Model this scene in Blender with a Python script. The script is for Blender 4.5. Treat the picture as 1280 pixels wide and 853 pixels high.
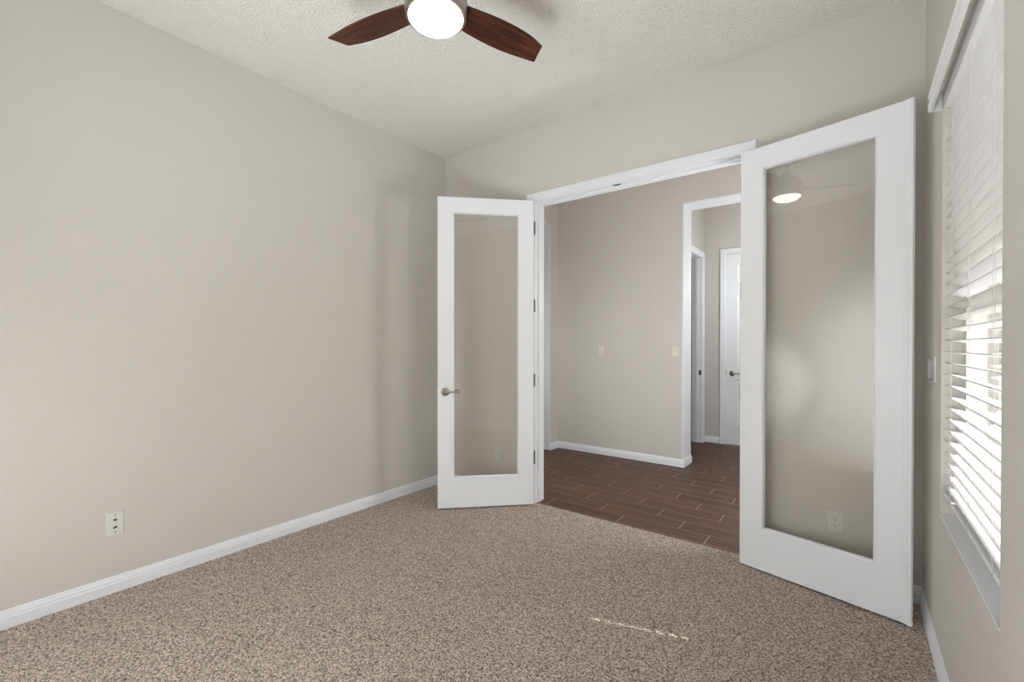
import bpy, bmesh, math, random
from mathutils import Vector, Matrix
random.seed(4)
for o in list(bpy.data.objects):
    bpy.data.objects.remove(o, do_unlink=True)
S = bpy.context.scene
COL = S.collection
R = math.radians

# ---------------------------------------------------------------- camera, exposure, world, lights
F_PX, YAW, PITCH, ROLL = 563.226, R(37.12), R(-0.352), R(0.034)
CAM = Vector((3.0816, -3.0318, 1.2954))
v = Vector((-math.sin(YAW)*math.cos(PITCH), math.cos(YAW)*math.cos(PITCH), math.sin(PITCH)))
r = Vector((math.cos(YAW), math.sin(YAW), 0)); u = r.cross(v)
c_, s_ = math.cos(ROLL), math.sin(ROLL)
r, u = c_*r + s_*u, -s_*r + c_*u
cd = bpy.data.cameras.new('camera'); cam = bpy.data.objects.new('camera', cd); COL.objects.link(cam)
cam.matrix_world = Matrix(((r.x, u.x, -v.x, CAM.x), (r.y, u.y, -v.y, CAM.y), (r.z, u.z, -v.z, CAM.z), (0, 0, 0, 1)))
cd.sensor_width = 36; cd.sensor_fit = 'HORIZONTAL'; cd.lens = F_PX/1280*36
cd.shift_y = (434.67-426.5)/1280; cd.clip_start = 0.02; cd.clip_end = 200
S.camera = cam
S.view_settings.view_transform = 'Standard'; S.view_settings.look = 'None'
S.view_settings.gamma = 1.0; S.view_settings.use_curve_mapping = False
S.view_settings.exposure = 0.17

SKY, SUN = 0.32, 6.3
SUN_EL = R(38.0); SUN_AZ = (0.956, 0.293)      # horizontal direction towards the sun
w = bpy.data.worlds.new('sky_world'); S.world = w; w.use_nodes = True
nt = w.node_tree; nt.nodes.clear()
st = nt.nodes.new('ShaderNodeTexSky'); st.sky_type = 'NISHITA'; st.sun_disc = False
st.sun_elevation = SUN_EL; st.sun_rotation = math.atan2(SUN_AZ[0], SUN_AZ[1]); st.dust_density = 3.0; st.air_density = 1.0; st.ozone_density = 1.0
hs = nt.nodes.new('ShaderNodeHueSaturation'); hs.inputs['Saturation'].default_value = 0.6
bg = nt.nodes.new('ShaderNodeBackground'); wo = nt.nodes.new('ShaderNodeOutputWorld')
nt.links.new(st.outputs[0], hs.inputs['Color']); nt.links.new(hs.outputs[0], bg.inputs[0]); nt.links.new(bg.outputs[0], wo.inputs[0])
bg.inputs[1].default_value = SKY
sd = bpy.data.lights.new('sun', 'SUN'); sd.energy = SUN; sd.angle = R(0.4); sd.color = (1, .97, .93)
so = bpy.data.objects.new('sun', sd); COL.objects.link(so)
sv = Vector((SUN_AZ[0]*math.cos(SUN_EL), SUN_AZ[1]*math.cos(SUN_EL), math.sin(SUN_EL)))
so.rotation_euler = sv.to_track_quat('Z', 'Y').to_euler(); so.location = (12, 4, 8)

W, H = 3.363, 3.05            # room width, ceiling height
YF = -3.56                    # wall behind the camera
WY0, WY1, WZ0, WZ1 = -1.478, -0.557, 0.615, 2.29     # window in the right wall
V2 = (2.25, 3.20, 0.9, 2.3)                         # fill window added behind the camera  x0 x1 z0 z1
V3 = (0.45, 1.62, 0.05, 2.45)                         # fill window added at the hall's end   y0 y1 z0 z1
HC = 3.3                      # hall ceiling
HY = 1.85                     # hall far wall
AY = 3.33                     # alcove back wall

def portal(name, loc, rot, sx, sy):
    d = bpy.data.lights.new(name, 'AREA'); d.shape = 'RECTANGLE'; d.size = sx; d.size_y = sy
    d.cycles.is_portal = True
    o = bpy.data.objects.new(name, d); COL.objects.link(o); o.location = loc; o.rotation_euler = rot
portal('portal_front', ((V2[0]+V2[1])/2, YF-.13, (V2[2]+V2[3])/2), (R(90), 0, 0), V2[1]-V2[0], V2[3]-V2[2])
portal('portal_right', (W+.15, (WY0+WY1)/2, (WZ0+WZ1)/2), (R(90), 0, R(90)), WY1-WY0, WZ1-WZ0)
portal('portal_hall', (W+.15, (V3[0]+V3[1])/2, (V3[2]+V3[3])/2), (R(90), 0, R(90)), V3[1]-V3[0], V3[3]-V3[2])
# added fill spots out of view, bounced off walls and ceiling
def spot(name, loc, aim, energy, cone, blend, rad):
    d = bpy.data.lights.new(name, 'SPOT'); d.energy = energy; d.spot_size = R(cone); d.spot_blend = blend; d.shadow_soft_size = rad; d.color = (.84, .925, 1)
    o = bpy.data.objects.new(name, d); COL.objects.link(o); o.location = loc; o.rotation_euler = (Vector(loc)-Vector(aim)).to_track_quat('Z', 'Y').to_euler()
spot('bounce_fill', (2.05, -2.35, 1.2), (1.95, YF, .95), 590, 122, .8, .12)
spot('ceiling_fill', (2.2, -2.9, .55), (1.9, -2.3, H), 150, 120, .9, .4)
spot('side_fill', (1.25, -2.55, .95), (.12, -3.56, .80), 230, 50, .5, .12)
# added point fills hidden from view, brightening the hall and passage
for nm, loc, en in (('hall_fill', (.5, .35, 1.2), 15), ('hall_fill', (3.05, .55, 1.6), 34), ('passage_fill', (2.45, 2.75, 2.0), 18)):
    d = bpy.data.lights.new(nm, 'POINT'); d.energy = en; d.shadow_soft_size = .12; d.color = (.93, .97, 1)
    o = bpy.data.objects.new(nm, d); COL.objects.link(o); o.location = loc

# ---------------------------------------------------------------- materials
def newmat(name):
    m = bpy.data.materials.new(name); m.use_nodes = True
    n = m.node_tree; b = n.nodes['Principled BSDF']
    return m, n, b
def N(n, t, **kw):
    x = n.nodes.new(t)
    for k, val in kw.items():
        if k.startswith('i_'): x.inputs[k[2:].replace('_', ' ')].default_value = val
        else: setattr(x, k, val)
    return x
def math_(n, op, a, b=None):
    x = n.nodes.new('ShaderNodeMath'); x.operation = op
    for i, q in enumerate((a, b)):
        if q is None: continue
        if isinstance(q, (int, float)): x.inputs[i].default_value = q
        else: n.links.new(q, x.inputs[i])
    return x.outputs[0]
def mixc(n, fac, a, b):
    x = n.nodes.new('ShaderNodeMix'); x.data_type = 'RGBA'
    for sock, q in ((x.inputs[0], fac), (x.inputs[6], a), (x.inputs[7], b)):
        if isinstance(q, (int, float)): sock.default_value = q
        elif isinstance(q, tuple): sock.default_value = q if len(q) == 4 else (*q, 1)
        else: n.links.new(q, sock)
    return x.outputs[2]
def paint(name, col, rough=0.6, bump=0.0, scale=200, var=0.0, spec=0.3, detail=3):
    m, n, b = newmat(name)
    b.inputs['Base Color'].default_value = (*col, 1); b.inputs['Roughness'].default_value = rough
    b.inputs['Specular IOR Level'].default_value = spec
    g = N(n, 'ShaderNodeNewGeometry')
    if var:
        ns = N(n, 'ShaderNodeTexNoise', i_Scale=1.3, i_Detail=2.0); n.links.new(g.outputs['Position'], ns.inputs['Vector'])
        c = mixc(n, ns.outputs[0], tuple(x*(1-var) for x in col), tuple(min(1, x*(1+var)) for x in col))
        n.links.new(c, b.inputs['Base Color'])
    if bump:
        ns = N(n, 'ShaderNodeTexNoise', i_Scale=scale, i_Detail=float(detail)); n.links.new(g.outputs['Position'], ns.inputs['Vector'])
        bp = N(n, 'ShaderNodeBump', i_Strength=bump, i_Distance=0.004); n.links.new(ns.outputs[0], bp.inputs['Height'])
        n.links.new(bp.outputs[0], b.inputs['Normal'])
    return m
M = {}
M['wall'] = paint('beige_wall_paint', (.60, .567, .528), .75, .25, 140, .012)
M['ceil'] = None
M['white'] = paint('white_trim_paint', (.80, .81, .835), .38, spec=.4)
M['door'] = paint('white_door_paint', (.80, .805, .82), .42, spec=.4)
M['plate'] = paint('white_plastic', (.67, .65, .61), .35, spec=.4)
M['almond'] = paint('ivory_plastic', (.70, .67, .58), .35, spec=.4)
M['dark'] = paint('dark_slot', (.03, .03, .03), .5)
M['vinyl'] = paint('white_window_vinyl', (.82, .82, .81), .35)
m, n, b = newmat('white_blind_slat'); M['slat'] = m
b.inputs['Base Color'].default_value = (.78, .78, .78, 1); b.inputs['Roughness'].default_value = .5
tl = N(n, 'ShaderNodeBsdfTranslucent'); tl.inputs[0].default_value = (.80, .795, .78, 1)
mx = N(n, 'ShaderNodeMixShader', ); mx.inputs[0].default_value = .08; n.links.new(b.outputs[0], mx.inputs[1]); n.links.new(tl.outputs[0], mx.inputs[2])
n.links.new(mx.outputs[0], n.nodes['Material Output'].inputs[0])
M['rail'] = paint('white_blind_rail', (.84, .84, .83), .4)
M['cord'] = paint('white_cord', (.7, .69, .66), .8)
M['stucco'] = paint('cream_stucco', (.72, .64, .50), .9, .5, 60, .05)
M['gravel'] = paint('pale_gravel', (.74, .69, .61), .95, .6, 40, .12)
M['sill'] = paint('white_sill_paint', (.86, .86, .88), .4, .03, 60)

def metal(name, col, rough):
    m, n, b = newmat(name); b.inputs['Base Color'].default_value = (*col, 1)
    b.inputs['Metallic'].default_value = 1; b.inputs['Roughness'].default_value = rough
    g = N(n, 'ShaderNodeNewGeometry'); ns = N(n, 'ShaderNodeTexNoise', i_Scale=300.0)
    n.links.new(g.outputs['Position'], ns.inputs['Vector'])
    n.links.new(math_(n, 'ADD', math_(n, 'MULTIPLY', ns.outputs[0], .08), rough-.04), b.inputs['Roughness'])
    return m
M['nickel'] = metal('brushed_nickel', (.40, .37, .32), .30)
M['hinge'] = metal('dull_hinge_steel', (.16, .16, .155), .5)
M['silver'] = paint('silver_plastic', (.33, .33, .33), .3)

# ceiling: sprayed knockdown texture
m, n, b = newmat('textured_ceiling'); M['ceil'] = m
b.inputs['Base Color'].default_value = (.86, .83, .78, 1); b.inputs['Roughness'].default_value = .85; b.inputs['Specular IOR Level'].default_value = .2
g = N(n, 'ShaderNodeNewGeometry')
n1 = N(n, 'ShaderNodeTexNoise', i_Scale=75.0, i_Detail=4.0, i_Roughness=.65); n.links.new(g.outputs['Position'], n1.inputs['Vector'])
v1 = N(n, 'ShaderNodeTexVoronoi', i_Scale=95.0); n.links.new(g.outputs['Position'], v1.inputs['Vector'])
h1 = math_(n, 'ADD', n1.outputs[0], math_(n, 'MULTIPLY', v1.outputs[0], -.6))
bp = N(n, 'ShaderNodeBump', i_Strength=1.0, i_Distance=.011); n.links.new(h1, bp.inputs['Height']); n.links.new(bp.outputs[0], b.inputs['Normal'])

# carpet: speckled cut pile
m, n, b = newmat('speckled_carpet'); M['carpet'] = m
b.inputs['Roughness'].default_value = 1; b.inputs['Specular IOR Level'].default_value = .05
try: b.inputs['Sheen Weight'].default_value = .25
except Exception: pass
g = N(n, 'ShaderNodeNewGeometry')
wn = N(n, 'ShaderNodeTexNoise', i_Scale=55.0, i_Detail=2.0); n.links.new(g.outputs['Position'], wn.inputs['Vector'])
wv = N(n, 'ShaderNodeVectorMath', operation='MULTIPLY_ADD'); n.links.new(wn.outputs['Color'], wv.inputs[0]); wv.inputs[1].default_value = (.012, .012, .012); n.links.new(g.outputs['Position'], wv.inputs[2])
vo = N(n, 'ShaderNodeTexVoronoi', i_Scale=170.0); n.links.new(wv.outputs[0], vo.inputs['Vector'])
na = N(n, 'ShaderNodeTexNoise', i_Scale=118.0, i_Detail=3.0, i_Roughness=.7); n.links.new(wv.outputs[0], na.inputs['Vector'])
nb = N(n, 'ShaderNodeTexNoise', i_Scale=260.0, i_Detail=2.0); n.links.new(g.outputs['Position'], nb.inputs['Vector'])
rmp = N(n, 'ShaderNodeValToRGB'); e = rmp.color_ramp.elements
e[0].position = .38; e[0].color = (.040, .022, .015, 1); e[1].position = .60; e[1].color = (.95, .81, .70, 1)
e.new(.44).color = (.29, .205, .16, 1); e.new(.52).color = (.60, .48, .39, 1)
n.links.new(na.outputs[0], rmp.inputs[0])
spk = mixc(n, math_(n, 'MULTIPLY', vo.outputs['Color'], .15), rmp.outputs[0], (.60, .49, .41))
big = N(n, 'ShaderNodeTexNoise', i_Scale=1.6, i_Detail=2.0); n.links.new(g.outputs['Position'], big.inputs['Vector'])
cc = mixc(n, math_(n, 'MULTIPLY', big.outputs[0], .14), spk, (.42, .29, .23))
n.links.new(cc, b.inputs['Base Color'])
hh = math_(n, 'ADD', na.outputs[0], math_(n, 'MULTIPLY', vo.outputs['Distance'], -.6))
hh = math_(n, 'ADD', hh, math_(n, 'MULTIPLY', nb.outputs[0], .3))
bp = N(n, 'ShaderNodeBump', i_Strength=1.0, i_Distance=.012); n.links.new(hh, bp.inputs['Height']); n.links.new(bp.outputs[0], b.inputs['Normal'])

# wood look tile planks running along X, every row shifted by a third
m, n, b = newmat('wood_look_tile'); M['tile'] = m
g = N(n, 'ShaderNodeNewGeometry'); sp = N(n, 'ShaderNodeSeparateXYZ'); n.links.new(g.outputs['Position'], sp.inputs[0])
PW, PL = .1535, .61
yy = math_(n, 'DIVIDE', math_(n, 'SUBTRACT', sp.outputs[1], .062-PW*20), PW)
row = math_(n, 'FLOOR', yy); fy = math_(n, 'FRACT', yy)
xx = math_(n, 'DIVIDE', math_(n, 'ADD', math_(n, 'SUBTRACT', sp.outputs[0], 1.70-PL*20), math_(n, 'MULTIPLY', math_(n, 'SUBTRACT', row, 20.), .2055)), PL)
colm = math_(n, 'FLOOR', xx); fx = math_(n, 'FRACT', xx)
def edge(f, wdt):
    d = math_(n, 'MINIMUM', f, math_(n, 'SUBTRACT', 1.0, f)); return math_(n, 'LESS_THAN', d, wdt)
gr = math_(n, 'MAXIMUM', edge(fy, .0014/PW), edge(fx, .0024/PL))
cv = N(n, 'ShaderNodeCombineXYZ'); n.links.new(row, cv.inputs[0]); n.links.new(colm, cv.inputs[1])
wnz = N(n, 'ShaderNodeTexWhiteNoise'); wnz.noise_dimensions = '3D'; n.links.new(cv.outputs[0], wnz.inputs['Vector'])
gv = N(n, 'ShaderNodeCombineXYZ'); n.links.new(math_(n, 'ADD', math_(n, 'MULTIPLY', sp.outputs[0], 2.2), math_(n, 'MULTIPLY', wnz.outputs[0], 13.)), gv.inputs[0])
n.links.new(math_(n, 'MULTIPLY', sp.outputs[1], 48.), gv.inputs[1]); n.links.new(math_(n, 'MULTIPLY', wnz.outputs[0], 30.), gv.inputs[2])
gn = N(n, 'ShaderNodeTexNoise', i_Scale=1.0, i_Detail=5.0, i_Roughness=.65, i_Distortion=.6); n.links.new(gv.outputs[0], gn.inputs['Vector'])
rp = N(n, 'ShaderNodeValToRGB'); e = rp.color_ramp.elements
e[0].position = .3; e[0].color = (.038, .017, .010, 1); e[1].position = .72; e[1].color = (.15, .070, .042, 1); e.new(.5).color = (.080, .038, .023, 1)
n.links.new(gn.outputs[0], rp.inputs[0])
tone = mixc(n, math_(n, 'MULTIPLY', wnz.outputs[0], .45), rp.outputs[0], (.120, .058, .036))
n.links.new(mixc(n, gr, tone, (.42, .34, .27)), b.inputs['Base Color'])
n.links.new(math_(n, 'ADD', math_(n, 'MULTIPLY', gr, .35), .45), b.inputs['Roughness'])
bp = N(n, 'ShaderNodeBump', i_Strength=.35, i_Distance=.003)
n.links.new(math_(n, 'SUBTRACT', math_(n, 'MULTIPLY', gn.outputs[0], .3), gr), bp.inputs['Height']); n.links.new(bp.outputs[0], b.inputs['Normal'])
b.inputs['Specular IOR Level'].default_value = .28

# fan blade walnut; local X runs along the blade
m, n, b = newmat('dark_walnut'); M['walnut'] = m
tc = N(n, 'ShaderNodeTexCoord'); mp = N(n, 'ShaderNodeMapping'); mp.inputs['Scale'].default_value = (3.0, 45, 20)
n.links.new(tc.outputs['Object'], mp.inputs['Vector'])
gn = N(n, 'ShaderNodeTexNoise', i_Scale=1.0, i_Detail=5.0, i_Distortion=.8); n.links.new(mp.outputs[0], gn.inputs['Vector'])
rp = N(n, 'ShaderNodeValToRGB'); e = rp.color_ramp.elements
e[0].position = .35; e[0].color = (.020, .006, .004, 1); e[1].position = .72; e[1].color = (.12, .034, .016, 1)
n.links.new(gn.outputs[0], rp.inputs[0]); n.links.new(rp.outputs[0], b.inputs['Base Color']); b.inputs['Roughness'].default_value = .42; b.inputs['Specular IOR Level'].default_value = .25

# lamp glass: opal, lit
m, n, b = newmat('lit_opal_glass'); M['opal'] = m
b.inputs['Base Color'].default_value = (.25, .24, .22, 1); b.inputs['Roughness'].default_value = .25
b.inputs['Emission Color'].default_value = (1.0, .90, .76, 1); b.inputs['Emission Strength'].default_value = 9.0

def glass(name, tint, base):
    m = bpy.data.materials.new(name); m.use_nodes = True; n = m.node_tree; n.nodes.clear()
    tr = N(n, 'ShaderNodeBsdfTransparent'); tr.inputs[0].default_value = (*tint, 1)
    gl = N(n, 'ShaderNodeBsdfGlossy'); gl.inputs['Roughness'].default_value = .0; gl.inputs[0].default_value = (1, 1, 1, 1)
    lw = N(n, 'ShaderNodeLayerWeight'); lw.inputs['Blend'].default_value = .5
    f = math_(n, 'ADD', math_(n, 'MULTIPLY', math_(n, 'POWER', lw.outputs['Facing'], 5.0), 1-base), base)
    mx = N(n, 'ShaderNodeMixShader'); n.links.new(f, mx.inputs[0]); n.links.new(tr.outputs[0], mx.inputs[1]); n.links.new(gl.outputs[0], mx.inputs[2])
    ou = N(n, 'ShaderNodeOutputMaterial'); n.links.new(mx.outputs[0], ou.inputs[0]); return m
M['glass'] = glass('clear_door_glass', (.98, .975, .965), .045)
M['wglass'] = glass('clear_window_glass', (.97, .98, .98), .04)

# ---------------------------------------------------------------- mesh helpers
def finish(name, bm, mat, parent=None, smooth=False, loc=None, bevel=0):
    me = bpy.data.meshes.new(name); bmesh.ops.recalc_face_normals(bm, faces=bm.faces); bm.to_mesh(me); bm.free()
    if smooth:
        for p in me.polygons: p.use_smooth = True
    mats = mat if isinstance(mat, (list, tuple)) else [mat]
    for q in mats: me.materials.append(q)
    o = bpy.data.objects.new(name, me); COL.objects.link(o)
    if parent: o.parent = parent
    if loc: o.location = loc
    if bevel:
        md = o.modifiers.new('bevel', 'BEVEL'); md.width = bevel; md.segments = 2; md.limit_method = 'ANGLE'; md.angle_limit = R(40)
    return o
def box(bm, x0, x1, y0, y1, z0, z1):
    vs = [bm.verts.new(p) for p in ((x0,y0,z0),(x1,y0,z0),(x1,y1,z0),(x0,y1,z0),(x0,y0,z1),(x1,y0,z1),(x1,y1,z1),(x0,y1,z1))]
    for f in ((0,3,2,1),(4,5,6,7),(0,1,5,4),(1,2,6,5),(2,3,7,6),(3,0,4,7)): bm.faces.new([vs[i] for i in f])
    return vs
def boxes(*bs):
    bm = bmesh.new()
    for b_ in bs: box(bm, *b_)
    return bm
def extrude(bm, prof, A, B, P, Q, mA=0.0, mB=0.0):
    """sweep profile [(p,q)] (p along P, q along Q) from A to B; mA/mB shift the ends along the run by m*p (mitre)"""
    A, B, P, Q = map(Vector, (A, B, P, Q)); d = (B-A).normalized()
    a = [bm.verts.new(A + P*p + Q*q + d*(mA*p)) for p, q in prof]; c = [bm.verts.new(B + P*p + Q*q - d*(mB*p)) for p, q in prof]
    k = len(prof)
    for i in range(k): bm.faces.new((a[i], a[(i+1) % k], c[(i+1) % k], c[i]))
    bm.faces.new(a[::-1]); bm.faces.new(c)
def lathe(bm, prof, seg=40, M4=None):
    rings = []
    for rr, z in prof:
        rings.append([bm.verts.new((M4 @ Vector((rr*math.cos(2*math.pi*i/seg), rr*math.sin(2*math.pi*i/seg), z))) if M4 else (rr*math.cos(2*math.pi*i/seg), rr*math.sin(2*math.pi*i/seg), z)) for i in range(seg)])
    for a, c in zip(rings, rings[1:]):
        for i in range(seg): bm.faces.new((a[i], a[(i+1) % seg], c[(i+1) % seg], c[i]))
    bm.faces.new(rings[0][::-1]); bm.faces.new(rings[-1])
def tube(bm, pts, rad, seg=12):
    pts = [Vector(p) for p in pts]; rings = []
    rads = rad if isinstance(rad, (list, tuple)) else [rad]*len(pts)
    for i, p in enumerate(pts):
        t = (pts[min(i+1, len(pts)-1)] - pts[max(i-1, 0)]).normalized()
        a = t.orthogonal().normalized() if i == 0 else (rings_a - t*rings_a.dot(t)).normalized()
        rings_a = a; b_ = t.cross(a)
        rings.append([bm.verts.new(p + (a*math.cos(2*math.pi*k/seg) + b_*math.sin(2*math.pi*k/seg))*rads[i]) for k in range(seg)])
    for a, c in zip(rings, rings[1:]):
        for i in range(seg): bm.faces.new((a[i], a[(i+1) % seg], c[(i+1) % seg], c[i]))
    bm.faces.new(rings[0][::-1]); bm.faces.new(rings[-1])
def root(name, loc, rz=0):
    o = bpy.data.objects.new(name, None); COL.objects.link(o); o.location = loc; o.rotation_euler = (0, 0, rz); o.empty_display_size = .1
    return o
def tag(o, label=None, cat=None, group=None, kind=None):
    for k, val in (('label', label), ('category', cat), ('group', group), ('kind', kind)):
        if val: o[k] = val
    return o
def copy_tree(o, parent=None):
    c = o.copy(); COL.objects.link(c)
    if parent: c.parent = parent
    for ch in [q for q in bpy.data.objects if q.parent == o]: copy_tree(ch, c)
    return c
def struct(name, bm, mat, label, cat, parent=None, **kw):
    o = finish(name, bm, mat, parent, **kw)
    return tag(o, label, cat, kind='structure') if not parent else o

# ---------------------------------------------------------------- room shell
T = .14
DX0, DX1, DZ = 1.015, 2.553, 2.452      # clear opening of the double doors
struct('floor', boxes((-T, W+.16, YF-.02, 0.0, -.05, 0), (DX0-.005, DX1+.005, 0.0, .030, -.05, 0)), M['carpet'], 'brown and tan speckled carpet over the whole room', 'floor')
struct('floor_hall', boxes((-1.6, W+.16, .030, AY+.2, -.05, -.003)), M['tile'], 'dark wood look plank tiles beyond the double doors', 'floor')
struct('ceiling', boxes((-T, W+.16, YF-.02, 0, H, H+.05)), M['ceil'], 'off-white textured ceiling above the carpeted room', 'ceiling')
struct('ceiling_hall', boxes((-1.6, W+.16, T, AY+.2, HC, HC+.05)), M['ceil'], 'off-white ceiling over the hall', 'ceiling')
struct('wall_left', boxes((-T, 0, YF-.02, 0, -.05, H)), M['wall'], 'long plain beige wall left of the double doors', 'wall')
struct('wall_back', boxes((-1.6, DX0-.02, 0, T, -.05, HC+.05), (DX1+.02, W, 0, T, -.05, HC+.05), (DX0-.02, DX1+.02, 0, T, DZ+.02, HC+.05)), M['wall'], 'beige wall holding the double door opening', 'wall')
bs = []
def holed(x0, x1, ys, zlo, zhi, holes):
    out = []; y = ys[0]
    for (a, b_, z0, z1) in holes:
        out.append((x0, x1, y, a, zlo, zhi)); out.append((x0, x1, a, b_, zlo, z0)); out.append((x0, x1, a, b_, z1, zhi)); y = b_
    out.append((x0, x1, y, ys[1], zlo, zhi)); return out
struct('wall_right', boxes(*holed(W, W+.16, (YF-.02, AY+.2), -.05, HC+.05, [(WY0, WY1, WZ0, WZ1), V3])), M['wall'], 'beige wall with the blind covered window, at the right', 'wall')
struct('wall_front', boxes((0, V2[0], YF-.16, YF, -.05, H), (V2[1], W, YF-.16, YF, -.05, H), (V2[0], V2[1], YF-.16, YF, -.05, V2[2]), (V2[0], V2[1], YF-.16, YF, V2[3], H)), M['wall'], 'beige wall behind the camera', 'wall')

# hall walls
HX = .114                     # hall's left wall
JX, JY1, JZ = 1.656, 2.13, 2.775
AX = 1.487
struct('wall_hall_left', boxes(*holed(HX-.2, HX, (T, HY), -.05, HC, [(.45, 1.66, -.05, JZ)])), M['wall'], 'narrow beige wall end at the left of the hall', 'wall')
struct('wall_hall_back', boxes((-1.6, JX-.012, HY, JY1, -.05, HC), (JX-.012, 3.1, HY, JY1, JZ+.012, HC), (3.1, W, HY, JY1, -.05, HC)), M['wall'], 'beige hall wall with two light switches', 'wall')
struct('wall_foyer', boxes((-1.72, -1.6, 0, AY+.2, -.05, HC)), M['wall'], 'beige wall beyond the hall opening', 'wall')
AD = (2.50, 3.25, -.05, 2.46)  # doorway in the alcove's left wall
struct('wall_alcove_left', boxes(*holed(AX-.125, AX, (JY1, AY), -.05, HC, [AD])), M['wall'], 'beige side wall of the passage beyond the tall opening', 'wall')
BD0, BD1, BDZ = 1.762, 2.53, 2.475
struct('wall_alcove_back', boxes((-1.6, BD0-.015, AY, AY+.12, -.05, HC), (BD1+.015, W, AY, AY+.12, -.05, HC), (BD0-.015, BD1+.015, AY, AY+.12, BDZ+.015, HC)), M['wall'], 'beige end wall around the white panelled door', 'wall')
struct('wall_side_room', boxes((-1.6, AX-.125, AY-.0, AY+.001, -.05, HC), (0.2, .3, JY1, AY, -.05, HC)), M['wall'], 'beige wall of the side room behind the passage', 'wall')

# ---------------------------------------------------------------- baseboards
BB = [(0, 0), (.0145, 0), (.0145, .047), (.0115, .052), (.0115, .062), (.0075, .070), (.0055, .079), (0, .083)]
def baseboard(name, runs, label, mat=None):
    bm = bmesh.new()
    for A, B, P, mA, mB in runs: extrude(bm, BB, (*A, 0), (*B, 0), (*P, 0), (0, 0, 1), mA, mB)
    return struct(name, bm, M['white'], label, 'baseboard')
baseboard('baseboard_left', [((0, YF), (0, 0), (1, 0), 0, 1)], 'white moulded baseboard along the long left wall')
baseboard('baseboard_back', [((0, 0), (DX0-.075, 0), (0, -1), 1, 0), ((DX1+.075, 0), (W, 0), (0, -1), 0, 1)], 'white moulded baseboard along the double door wall')
baseboard('baseboard_right', [((W, 0), (W, YF), (-1, 0), 1, 0)], 'white moulded baseboard under the window')
baseboard('baseboard_hall_back', [((HX, HY), (JX, HY), (0, -1), 1, -1), ((JX, HY), (JX, JY1), (1, 0), -1, 0)], 'white baseboard along the hall wall under the two switches')
baseboard('baseboard_hall_left', [((HX, 1.66), (HX, HY), (1, 0), 0, 1)], 'short white baseboard at the left end of the hall')
baseboard('baseboard_passage', [((AX, AY), (BD0-.07, AY), (0, -1), 1, 0)], 'short white baseboard beside the panelled door')

# ---------------------------------------------------------------- trims
CAS = [(0, 0), (0, .011), (.006, .0145), (.020, .0145), (.024, .0165), (.044, .0165), (.048, .0195), (.058, .0195), (.062, .016), (.062, 0)]  # p across, q out of the wall
def casing_bm(bm, x0, x1, z1, y, out, axis='x', wd=1.0, sides=(1, 1)):
    """casing round an opening x0..x1 high z1 on plane y (axis x) facing out (+-1)"""
    pf = [(p*wd, q) for p, q in CAS]; e_ = .062*wd
    def V(a, z): return (a, y, z) if axis == 'x' else (y, a, z)
    O = (0, out, 0) if axis == 'x' else (out, 0, 0)
    D = (1, 0, 0) if axis == 'x' else (0, 1, 0); nD = tuple(-q for q in D)
    if sides[0]: extrude(bm, pf, V(x0, 0), V(x0, z1), nD, O, 0, -1)
    if sides[1]: extrude(bm, pf, V(x1, 0), V(x1, z1), D, O, 0, -1)
    extrude(bm, pf, V(x0, z1), V(x1, z1), (0, 0, 1), O, -1 if sides[0] else 0, -1 if sides[1] else 0)
dr = struct('trim_1', boxes((DX0-.02, DX0, 0, T, -.01, DZ+.02), (DX1, DX1+.02, 0, T, -.01, DZ+.02), (DX0, DX1, 0, T, DZ, DZ+.02)), M['white'], 'white door frame round the double door opening', 'door frame')
bm = bmesh.new(); casing_bm(bm, DX0-.006, DX1+.006, DZ+.006, 0, -1); finish('casing', bm, M['white'], dr)
bm = bmesh.new(); casing_bm(bm, DX0-.006, DX1+.006, DZ+.006, T, 1); finish('casing', bm, M['white'], dr)
finish('door_stop', boxes((DX0, DX0+.012, .050, .085, 0, DZ), (DX1-.012, DX1, .050, .085, 0, DZ), (DX0+.012, DX1-.012, .050, .085, DZ-.012, DZ)), M['white'], dr, bevel=.002)
finish('ball_catch', boxes((1.690, 1.745, .012, .032, DZ-.0025, DZ-.0002), (1.703, 1.732, .016, .028, DZ-.006, DZ-.0025)), M['hinge'], dr)

t2 = struct('trim_2', boxes((JX-.012, JX, HY-.0, JY1, 0, JZ+.012), (JX, 3.1, HY-.0, JY1, JZ, JZ+.012), (3.088, 3.1, HY, JY1, 0, JZ)), M['white'], 'white lining of the tall opening off the hall', 'opening lining')
t3 = struct('trim_3', boxes((HX-.2, HX+.002, 1.648, 1.662, 0, JZ), (HX-.2, HX+.002, .45, .462, 0, JZ), (HX-.2, HX+.002, .462, 1.648, JZ-.012, JZ+.001)), M['white'], 'white lining of the tall opening at the hall left end', 'opening lining')
t4 = struct('trim_4', boxes((AX-.125, AX, AD[0], AD[0]+.018, 0, AD[3]), (AX-.125, AX, AD[1]-.018, AD[1], 0, AD[3]), (AX-.125, AX, AD[0]+.018, AD[1]-.018, AD[3]-.018, AD[3])), M['white'], 'white frame of the open doorway in the side passage', 'door frame')
bm = bmesh.new(); casing_bm(bm, AD[0]+.012, AD[1]-.012, AD[3]-.012, AX, 1, 'y', 1.15); finish('casing', bm, M['white'], t4)
finish('door_stop', boxes((AX-.08, AX-.045, AD[1]-.03, AD[1]-.018, 0, AD[3]-.018)), M['white'], t4)
finish('strike_plate', boxes((AX-.038, AX-.004, AD[1]-.0195, AD[1]-.0175, .90, .96)), M['hinge'], t4)
t5 = struct('trim_5', boxes((BD0-.015, BD0, AY, AY+.12, 0, BDZ+.015), (BD1, BD1+.015, AY, AY+.12, 0, BDZ+.015), (BD0, BD1, AY, AY+.12, BDZ, BDZ+.015)), M['white'], 'white frame round the closed panelled door', 'door frame')
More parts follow.
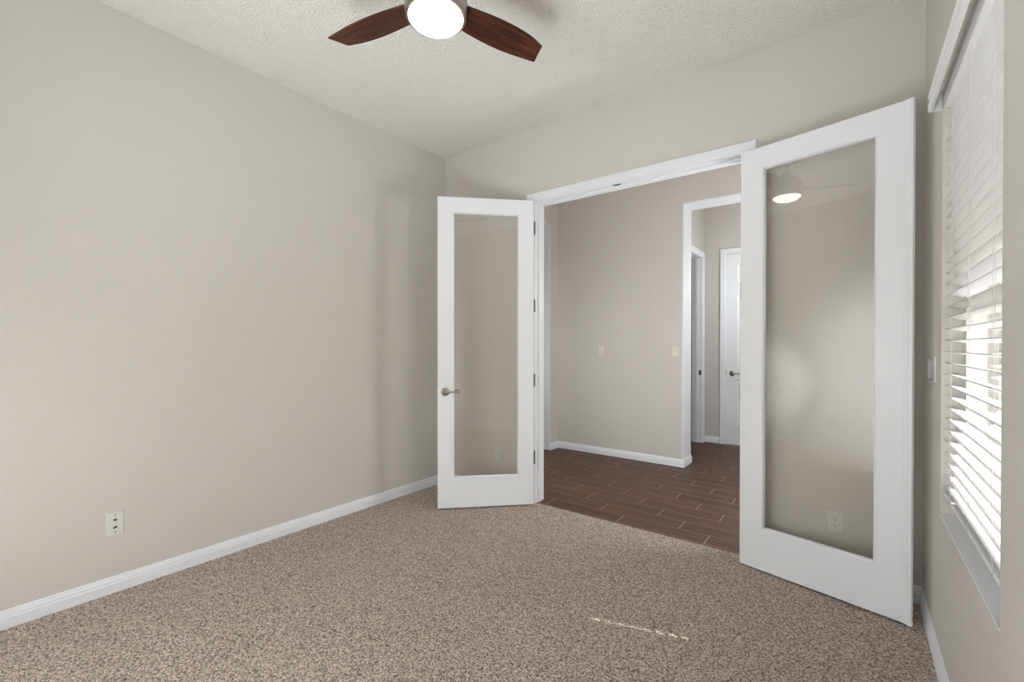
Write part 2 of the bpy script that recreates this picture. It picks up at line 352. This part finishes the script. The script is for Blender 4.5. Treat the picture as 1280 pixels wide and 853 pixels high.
bm = bmesh.new(); casing_bm(bm, BD0-.005, BD1+.005, BDZ+.005, AY, -1, 'x', 1.05); finish('casing', bm, M['white'], t5)
finish('strike_plate', boxes((BD0-.002, BD0+.0015, AY-.001, AY+.01, .90, .965)), M['hinge'], t5)

# ---------------------------------------------------------------- lever handle parts (local: y is out of the door face, +x lever direction)
def rose_bm(sgn):
    bm = bmesh.new(); M4 = Matrix.Rotation(R(-90*sgn), 4, 'X')
    lathe(bm, [(.033, 0), (.033, .004), (.030, .009), (.024, .012), (.014, .014), (.011, .018), (.011, .042), (.009, .045)], 36, M4); return bm
def lever_bm(sgn, d=1):
    bm = bmesh.new(); P = []
    for i in range(13):
        t = i/12; P.append((d*(-.008+.118*t), sgn*(.046+.004*math.sin(t*math.pi)), .004*math.sin(t*2.4)-.006*t*t))
    tube(bm, P, [.008, .0115, .0105, .0092, .0085, .0080, .0078, .0078, .0080, .0086, .0096, .0100, .0062], 16)
    return bm

# ---------------------------------------------------------------- glazed double doors
DW, DT, DH0, DH1 = .762, .044, .012, 2.437
ST, RT, RB = .1165, .112, .243    # stile, top rail, bottom rail
def glazed_door(name, pin, ang, s, label, z1, lever, wdt=DW, st=ST):
    rt = root(name, (pin[0], pin[1], 0), ang); tag(rt, label, 'door', kind='structure')
    X = lambda a, b_: (min(s*a, s*b_), max(s*a, s*b_))
    zt, zb = z1-RT, RB
    x0, x1 = .003, .003+wdt
    fr = boxes((*X(x0, x0+st), 0, DT, DH0, z1), (*X(x1-st, x1), 0, DT, DH0, z1), (*X(x0+st, x1-st), 0, DT, zt, z1), (*X(x0+st, x1-st), 0, DT, DH0, zb))
    bmesh.ops.remove_doubles(fr, verts=fr.verts, dist=1e-5)
    finish('door_frame', fr, M['door'], rt)
    a, b_ = x0+st, x1-st
    for f, oy in ((0, 1), (DT, -1)):      # glazing beads on both faces
        bm = bmesh.new(); pf = [(-.0005, 0), (-.0005, -.001), (.004, -.002), (.009, .002), (.0135, .0185), (-.0005, .0185)]
        O = (0, oy, 0)
        xa, xb = (a, b_) if s > 0 else (-b_, -a)
        extrude(bm, pf, (xa, f, zb), (xb, f, zb), (0, 0, 1), O, 1, 1); extrude(bm, pf, (xa, f, zt), (xb, f, zt), (0, 0, -1), O, 1, 1)
        extrude(bm, pf, (xa, f, zb), (xa, f, zt), (1, 0, 0), O, 1, 1); extrude(bm, pf, (xb, f, zb), (xb, f, zt), (-1, 0, 0), O, 1, 1)
        finish('glazing_bead', bm, M['door'], rt)
    finish('glass_pane', boxes((*X(a+.002, b_-.002), DT/2-.003, DT/2+.003, zb+.002, zt-.002)), M['glass'], rt)
    for hz in (2.235, 1.61, 1.01, .385):
        bm = bmesh.new()
        lathe(bm, [(.0045, -.052), (.0065, -.050), (.0065, .050), (.0045, .052)], 14, Matrix.Translation((0, -.006, hz)))
        box(bm, *X(-.0100 if s > 0 else .001, .0030), -.004, DT, hz-.05, hz+.05)
        finish('hinge', bm, M['hinge'], rt)
    if lever:
        lx = x1-.06
        for sg, yy_ in ((1, DT), (-1, 0)):
            h = finish('door_lever', lever_bm(sg, -s), M['nickel'], rt, smooth=True, loc=(s*lx, yy_, .927))
            finish('rose', rose_bm(sg), M['nickel'], h, smooth=True)
        finish('latch_plate', boxes((*X(x1, x1+.0012), DT/2-.0125, DT/2+.0125, .898, .956)), M['nickel'], rt)
        finish('latch_bolt', boxes((*X(x1+.0012, x1+.010), DT/2-.007, DT/2+.007, .920, .934)), M['nickel'], rt, bevel=.002)
    else:
        finish('astragal', boxes((*X(x1-.016, x1+.020), DT, DT+.007, DH0, z1), (*X(x1+.0003, x1+.008), DT-.012, DT, DH0, z1)), M['door'], rt, bevel=.0025)
        finish('bead_line', boxes((*X(x1-.001, x1+.017), DT+.007, DT+.016, DH0+.001, z1-.001)), M['door'], rt, bevel=.003)
    return rt
# face corner at the hinge end: left (1.035,-.0395) right (2.5554,-.1276)
AL = R(-134.98); AR = R(-14.23)+math.pi
nl = Vector((-math.sin(AL), math.cos(AL))); nr = Vector((-math.sin(AR), math.cos(AR)))
dl = Vector((math.cos(AL), math.sin(AL))); drr = Vector((math.cos(AR), math.sin(AR)))
PL_ = Vector((1.035, -.0395)) - nl*DT - dl*.003
# the right leaf: local -x runs along the leaf
faceR = Vector((2.553, -.108))
PR_ = faceR - nr*DT + drr*.003
dL = glazed_door('door_1', PL_, AL, 1, 'open white glazed door with a nickel lever, left leaf of the pair', 2.452, True)
dR = glazed_door('door_2', PR_, AR, -1, 'open white glazed door without a handle, large right leaf beside the window', 2.418, False, wdt=.755, st=.117)

# ---------------------------------------------------------------- panelled door in the passage
dp = struct('door_3', boxes((BD0+.003, BD1-.003, AY+.012, AY+.047, .010, BDZ-.004)), M['door'], 'white panelled door at the end of the side passage', 'door')
for px0, px1 in ((BD0+.12, BD0+.36), (BD0+.42, BD0+.65)):
    for z0, z1 in ((.24, .86), (1.00, 1.96), (2.10, 2.33)):
        bm = bmesh.new(); pf = [(0, .0), (0, .0055), (.010, .0065), (.022, .001), (.022, 0)]
        yv = AY+.012
        extrude(bm, pf, (px0, yv, z0), (px1, yv, z0), (0, 0, 1), (0, -1, 0), 1, 1); extrude(bm, pf, (px0, yv, z1), (px1, yv, z1), (0, 0, -1), (0, -1, 0), 1, 1)
        extrude(bm, pf, (px0, yv, z0), (px0, yv, z1), (1, 0, 0), (0, -1, 0), 1, 1); extrude(bm, pf, (px1, yv, z0), (px1, yv, z1), (-1, 0, 0), (0, -1, 0), 1, 1)
        box(bm, px0+.045, px1-.045, yv-.004, yv, z0+.045, z1-.045)
        finish('panel', bm, M['door'], dp)
h = finish('door_lever', lever_bm(-1, 1), M['nickel'], dp, smooth=True, loc=(BD0+.075, AY+.012, .927))
finish('rose', rose_bm(-1), M['nickel'], h, smooth=True)

# ---------------------------------------------------------------- window in the right wall
wf = struct('window_1', boxes((W+.068, W+.128, WY0, WY0+.026, WZ0, WZ1), (W+.068, W+.128, WY1-.026, WY1, WZ0, WZ1), (W+.068, W+.128, WY0+.035, WY1-.035, WZ0, WZ0+.125), (W+.068, W+.128, WY0+.035, WY1-.035, WZ1-.035, WZ1),
            (W+.080, W+.116, WY0+.035, WY1-.035, 1.42, 1.455)), M['vinyl'], 'white framed window behind the open blind', 'window')
finish('glass_pane', boxes((W+.096, W+.100, WY0+.034, WY1-.034, WZ0+.124, 1.4205)), M['wglass'], wf)
finish('glass_pane', boxes((W+.096, W+.100, WY0+.034, WY1-.034, 1.4545, WZ1-.034)), M['wglass'], wf)
finish('window_sill', boxes((W-.0005, W+.068, WY0, WY1, WZ0-.002, WZ0+.004)), M['sill'], wf)
w2 = struct('fill_window_2', boxes((V2[0], V2[0]+.04, YF-.12, YF-.07, V2[2], V2[3]), (V2[1]-.04, V2[1], YF-.12, YF-.07, V2[2], V2[3]), (V2[0]+.04, V2[1]-.04, YF-.12, YF-.07, V2[2], V2[2]+.04), (V2[0]+.04, V2[1]-.04, YF-.12, YF-.07, V2[3]-.04, V2[3]),
            ((V2[0]+V2[1])/2-.02, (V2[0]+V2[1])/2+.02, YF-.118, YF-.072, V2[2]+.04, V2[3]-.04)), M['vinyl'], 'unseen white framed window added behind the camera for fill daylight', 'window')
finish('glass_pane', boxes((V2[0]+.039, V2[1]-.039, YF-.097, YF-.093, V2[2]+.039, V2[3]-.039)), M['wglass'], w2)
w3 = struct('fill_window_3', boxes((W+.07, W+.12, V3[0], V3[0]+.04, V3[2], V3[3]), (W+.07, W+.12, V3[1]-.04, V3[1], V3[2], V3[3]), (W+.07, W+.12, V3[0]+.04, V3[1]-.04, V3[2], V3[2]+.04), (W+.07, W+.12, V3[0]+.04, V3[1]-.04, V3[3]-.04, V3[3])), M['vinyl'], 'unseen tall window added at the right end of the hall for daylight', 'window')
finish('glass_pane', boxes((W+.093, W+.097, V3[0]+.039, V3[1]-.039, V3[2]+.039, V3[3]-.039)), M['wglass'], w3)

# ---------------------------------------------------------------- blind
BY0, BY1 = WY0+.004, WY1-.004
BX = W+.011+.0255                    # slat centre plane
SLW, SLP, TILT = .050, .0443, R(10)
LAD = [-.712, -1.03, -1.345]
bl = root('window_blind', (BX, (BY0+BY1)/2, WZ0+.03))
tag(bl, 'white horizontal slat blind with open slats in the right hand window', 'blind')
inv = Vector((BX, (BY0+BY1)/2, WZ0+.03))
def bpart(name, bm, mat, parent=bl, **kw):
    bmesh.ops.translate(bm, verts=bm.verts, vec=-inv); return finish(name, bm, mat, parent, **kw)
bm = bmesh.new(); z = .735; k = 0
while z < WZ1-.07:
    # across the slat: room edge (-x) is higher; slightly crowned
    xs = [-SLW/2, -.0165, .0165, SLW/2]
    def row(y):
        rw = []
        for off in (0, -.0030):
            for x in xs:
                cr = .0016*(1-(2*x/SLW)**2)
                lz = cr+off
                rw.append(bm.verts.new((BX + x*math.cos(TILT) - lz*math.sin(TILT)*-1, y, z - x*math.sin(TILT) + lz*math.cos(TILT))))
        return rw
    ys = [BY0]; hole = []
    for l in sorted(LAD):
        if z < 1.07 and l > -.8: ys += [l-.009, l+.009]
    ys.append(BY1)
    rows = [row(y) for y in ys]
    for i, (a, c) in enumerate(zip(rows, rows[1:])):
        isl = (i % 2 == 1)
        for j in range(3):
            if isl and j == 1:
                continue
            bm.faces.new((a[j], a[j+1], c[j+1], c[j])); bm.faces.new((a[4+j], c[4+j], c[5+j], a[5+j]))
        bm.faces.new((a[0], c[0], c[4], a[4])); bm.faces.new((a[3], a[7], c[7], c[3]))
        if isl:
            bm.faces.new((a[1], a[5], c[5], c[1])); bm.faces.new((a[2], c[2], c[6], a[6]))
            bm.faces.new((a[1], a[2], a[6], a[5])); bm.faces.new((c[1], c[5], c[6], c[2]))
    for rw in (rows[0], rows[-1]):
        for j in range(3): bm.faces.new((rw[j], rw[j+1], rw[5+j], rw[4+j]))
    z += SLP; k += 1
ztop = z - SLP
bpart('slats', bm, M['slat'])
bpart('bottom_rail', boxes((BX-.026, BX+.026, BY0, BY1, .694, .709)), M['rail'], bevel=.003)
bpart('headrail', boxes((W+.003, W+.060, BY0, BY1, WZ1-.052, WZ1-.003)), M['rail'])
for l in LAD:
    bm = bmesh.new()
    for x, dz in ((-SLW/2*math.cos(TILT)-.0022, .005), (SLW/2*math.cos(TILT)+.0022, -.005)):
        tube(bm, [(BX+x, l+.0125, .70), (BX+x, l+.0125, WZ1-.05)], .0007, 6)
        tube(bm, [(BX+x, l-.0125, .70), (BX+x, l-.0125, WZ1-.05)], .0007, 6)
    bpart('ladder_cord', bm, M['cord'])
    bm = bmesh.new(); lathe(bm, [(.009, 0), (.009, -.004), (.006, -.010)], 14, Matrix.Translation((BX-.004, l, .694))); bpart('rail_button', bm, M['cord'])
# valance: moulded board standing proud of the wall above the opening, with short return
VX = W-.030
VP = [(0, 0), (.0, .009), (.010, .013), (.030, .013), (.038, .009), (.054, .009), (.062, .013), (.070, .013), (.076, .008), (.076, 0)]   # p up, q into the room
VZ = WZ1-.052
bm = bmesh.new()
extrude(bm, VP, (VX, WY0-.012, VZ), (VX, WY1+.012, VZ), (0, 0, 1), (-1, 0, 0))
box(bm, VX, W-.001, WY1+.003, WY1+.012, VZ, VZ+.076); box(bm, VX, W-.001, WY0-.012, WY0-.003, VZ, VZ+.076)
bpart('valance', bm, M['rail'])

# ---------------------------------------------------------------- outlets and switches (local: plate in XZ, faces -Y)
def plate_bm(wd=.070, ht=.114):
    bm = bmesh.new(); vs = box(bm, -wd/2, wd/2, -.0055, 0, -ht/2, ht/2)
    for q in vs:
        if q.co.y < -.001: q.co.x *= .93; q.co.z *= .955
    return bm
def outlet(loc, rz, label, group=None):
    rt = root('wall_outlet', loc, rz); tag(rt, label, 'outlet', group)
    finish('plate', plate_bm(), M['plate'], rt, bevel=.001)
    for zc in (.0195, -.0195):
        bm = bmesh.new(); pts = []
        for i in range(28):
            a = 2*math.pi*i/28; pts.append((max(-.0145, min(.0145, .0175*math.cos(a))), .0172*math.sin(a)*.82))
        ta = [bm.verts.new((x, -.0055, zc+zz)) for x, zz in pts]; tb = [bm.verts.new((x, -.0075, zc+zz)) for x, zz in pts]
        for i in range(28): bm.faces.new((ta[i], ta[(i+1) % 28], tb[(i+1) % 28], tb[i]))
        bm.faces.new(tb)
        s = finish('socket', bm, M['plate'], rt)
        bs_ = boxes((-.0070, -.0052, -.0080, -.0074, zc-.001, zc+.008), (.0050, .0066, -.0080, -.0074, zc, zc+.007))
        lathe(bs_, [(.0025, -.0074), (.0025, -.0080)], 12, Matrix.Translation((0, 0, zc-.0075)) @ Matrix.Rotation(R(90), 4, 'X') @ Matrix.Rotation(R(0), 4, 'X') @ Matrix.Scale(-1, 4, (0, 0, 1)))
        finish('slots', bs_, M['dark'], s)
    bm = bmesh.new(); lathe(bm, [(.003, .0052), (.003, .0062), (.002, .0068)], 12, Matrix.Rotation(R(90), 4, 'X')); finish('screw', bm, M['plate'], rt)
    return rt
outlet((.640, 0, .349), 0, 'white duplex outlet seen through the glass of the left door leaf')
outlet((3.008, 0, .325), 0, 'white duplex outlet seen through the glass of the right door leaf')
# two-jack plate on the long left wall: faces +X
rt = root('jack_plate', (0, -2.409, .357), R(90)); tag(rt, 'white wall plate with two dark jacks low on the long left wall', 'wall plate')
finish('plate', plate_bm(.072, .126), M['plate'], rt, bevel=.001)
for zc, sl in ((.020, 0), (-.019, 1)):
    bm = bmesh.new()
    if sl: tube(bm, [(-.007, -.0062, zc-.004), (.007, -.0062, zc+.004)], .0042, 10)
    else: tube(bm, [(-.0065, -.0062, zc), (.0065, -.0062, zc)], .0045, 10)
    finish('jack', bm, M['dark'], rt)
for zc in (.048, -.043):
    bm = bmesh.new(); lathe(bm, [(.0032, .0052), (.0032, .0062), (.002, .0068)], 12, Matrix.Translation((0, 0, zc)) @ Matrix.Rotation(R(90), 4, 'X')); finish('screw', bm, M['hinge'], rt)

def switch(loc, rz, label, group=None, wd=.07):
    rt = root('light_switch', loc, rz); tag(rt, label, 'switch', group)
    finish('plate', plate_bm(wd), M['almond'], rt, bevel=.001)
    bm = bmesh.new(); vs = box(bm, -.005, .005, -.015, -.005, -.004, .012)
    for q in vs:
        if q.co.y < -.01: q.co.z += .006; q.co.x *= .8
    finish('toggle', bm, M['almond'], rt, bevel=.001)
    for zc in (.030, -.030):
        bm = bmesh.new(); lathe(bm, [(.003, .0052), (.003, .0062), (.002, .0068)], 12, Matrix.Translation((0, 0, zc)) @ Matrix.Rotation(R(90), 4, 'X')); finish('screw', bm, M['almond'], rt)
    return rt
switch((.714, HY, 1.227), 0, 'ivory light switch near the middle of the hall wall')
switch((1.574, HY, 1.222), 0, 'ivory light switch beside the tall white lined opening')
# fan control on the right wall behind the right door leaf: faces -X
rt = root('fan_control', (W, -.385, 1.190), R(-90)); tag(rt, 'oval grey fan control on a wall plate between door leaf and window', 'wall control')
finish('plate', plate_bm(), M['plate'], rt, bevel=.001)
bm = bmesh.new(); pts = []
def cap(sx, y, sz):
    out = []
    for i in range(28):
        a = 2*math.pi*i/28; zz = sz*(.026 if math.sin(a) > 0 else -.026) if abs(math.sin(a)) > 1e-6 else 0
        out.append(bm.verts.new((sx*.020*math.cos(a), y, zz + .020*sx*math.sin(a))))
    return out
rs = [cap(1, -.0055, 1), cap(1, -.018, 1), cap(.93, -.022, 1), cap(.7, -.0245, .95)]
for a, c in zip(rs, rs[1:]):
    for i in range(28): bm.faces.new((a[i], a[(i+1) % 28], c[(i+1) % 28], c[i]))
bm.faces.new(rs[-1]); finish('remote_body', bm, M['silver'], rt, smooth=False)

# ---------------------------------------------------------------- ceiling fan
FC = Vector((1.705, -1.734, 0)); BZ = 2.70
fan = root('ceiling_fan', (FC.x, FC.y, H)); tag(fan, 'ceiling fan with dark walnut blades, nickel housing and a lit opal light', 'ceiling fan')
def fpart(name, prof, mat, seg=56, parent=fan, smooth=True):
    bm = bmesh.new(); lathe(bm, prof, seg); o = finish(name, bm, mat, parent, smooth=False)
    for p in o.data.polygons: p.use_smooth = True
    md = o.modifiers.new('es', 'EDGE_SPLIT'); md.split_angle = R(35); return o
fpart('canopy', [(.064, 0), (.066, -.006), (.060, -.035), (.030, -.055), (.016, -.058)], M['nickel'])
fpart('downrod', [(.0125, -.05), (.0125, -.20)], M['nickel'])
b0 = BZ-H
fpart('motor_housing', [(.030, b0+.165), (.040, b0+.160), (.055, b0+.125), (.100, b0+.095), (.124, b0+.070), (.128, b0+.040), (.128, b0-.030), (.126, b0-.050), (.121, b0-.058), (.108, b0-.058)], M['nickel'])
GR, GZ = .1135, b0-.052
fpart('light_globe', [(GR*.6, GZ+.004), (GR, GZ+.002)] + [(GR*math.cos(R(a)), GZ-.046*math.sin(R(a))) for a in (3, 10, 18, 27, 36, 46, 56, 66, 76, 84, 88)], M['opal'])
def blade_mesh():
    bm = bmesh.new(); n_ = 22; R0, R1 = .105, .560; top = []; bot = []
    for i in range(n_+1):
        t = i/n_; x = R0+(R1-R0)*t
        lead = .058+.022*math.sin(min(1, t*1.25)*math.pi*.62)-.030*t**2.6      # +y edge
        trail = -(.052+.030*math.sin(min(1, t*1.1)*math.pi*.6)-.034*t**3.0)    # -y edge
        xl, xt = x, x - .028*t**6
        for L_, dz in ((top, .003), (bot, -.003)):
            L_.append([bm.verts.new((xl + (xt-xl)*(1-f)/2, trail+(lead-trail)*(1+f)/2, dz)) for f in (1, .4, -.4, -1)])
    for i in range(n_):
        for j in range(3):
            bm.faces.new((top[i][j], top[i][j+1], top[i+1][j+1], top[i+1][j])); bm.faces.new((bot[i][j], bot[i+1][j], bot[i+1][j+1], bot[i][j+1]))
        bm.faces.new((top[i][0], top[i+1][0], bot[i+1][0], bot[i][0])); bm.faces.new((top[i][3], bot[i][3], bot[i+1][3], top[i+1][3]))
    for i in (0, n_):
        for j in range(3): bm.faces.new((top[i][j], bot[i][j], bot[i][j+1], top[i][j+1]))
    return bm
BA = 73.5
bmx = blade_mesh(); bo = None
for kk in range(3):
    a = BA + 118*kk if kk < 2 else BA + 239
    if bo is None: o = bo = finish('blade', bmx, M['walnut'], fan)
    else: o = bo.copy(); COL.objects.link(o); o.parent = fan
    o.location = (0, 0, b0+.002); o.rotation_mode = 'XYZ'
    o.matrix_local = Matrix.Translation((0, 0, b0+.004)) @ Matrix.Rotation(R(a), 4, 'Z') @ Matrix.Rotation(R(-9), 4, 'X')

# ---------------------------------------------------------------- outdoors
struct('ground', boxes((W+.2, 60, -40, 60, -.2, -.12)), M['gravel'], 'pale gravel yard outside the window', 'ground')
struct('ground_front', boxes((-40, W+.2, -40, YF-.2, -.2, -.12)), M['gravel'], 'pale gravel yard behind the camera', 'ground')
struct('yard_wall', boxes((11, 11.2, -30, 45, -.12, 1.9)), M['stucco'], 'cream stucco yard wall beyond the window', 'wall')
struct('roof_eave', boxes((W+.16, W+1.42, -3.3, .15, 2.60, 2.70)), M['white'], 'white roof eave above the window outside', 'eave')

struct('sun_blocker', boxes((W+.16, W+4.6, .2, 3.4, 2.75, 2.87)), M['white'], 'unseen white slab added to keep the sun off the hall window', 'sun blocker')  # added slab out of view, blocks direct sun into the hall
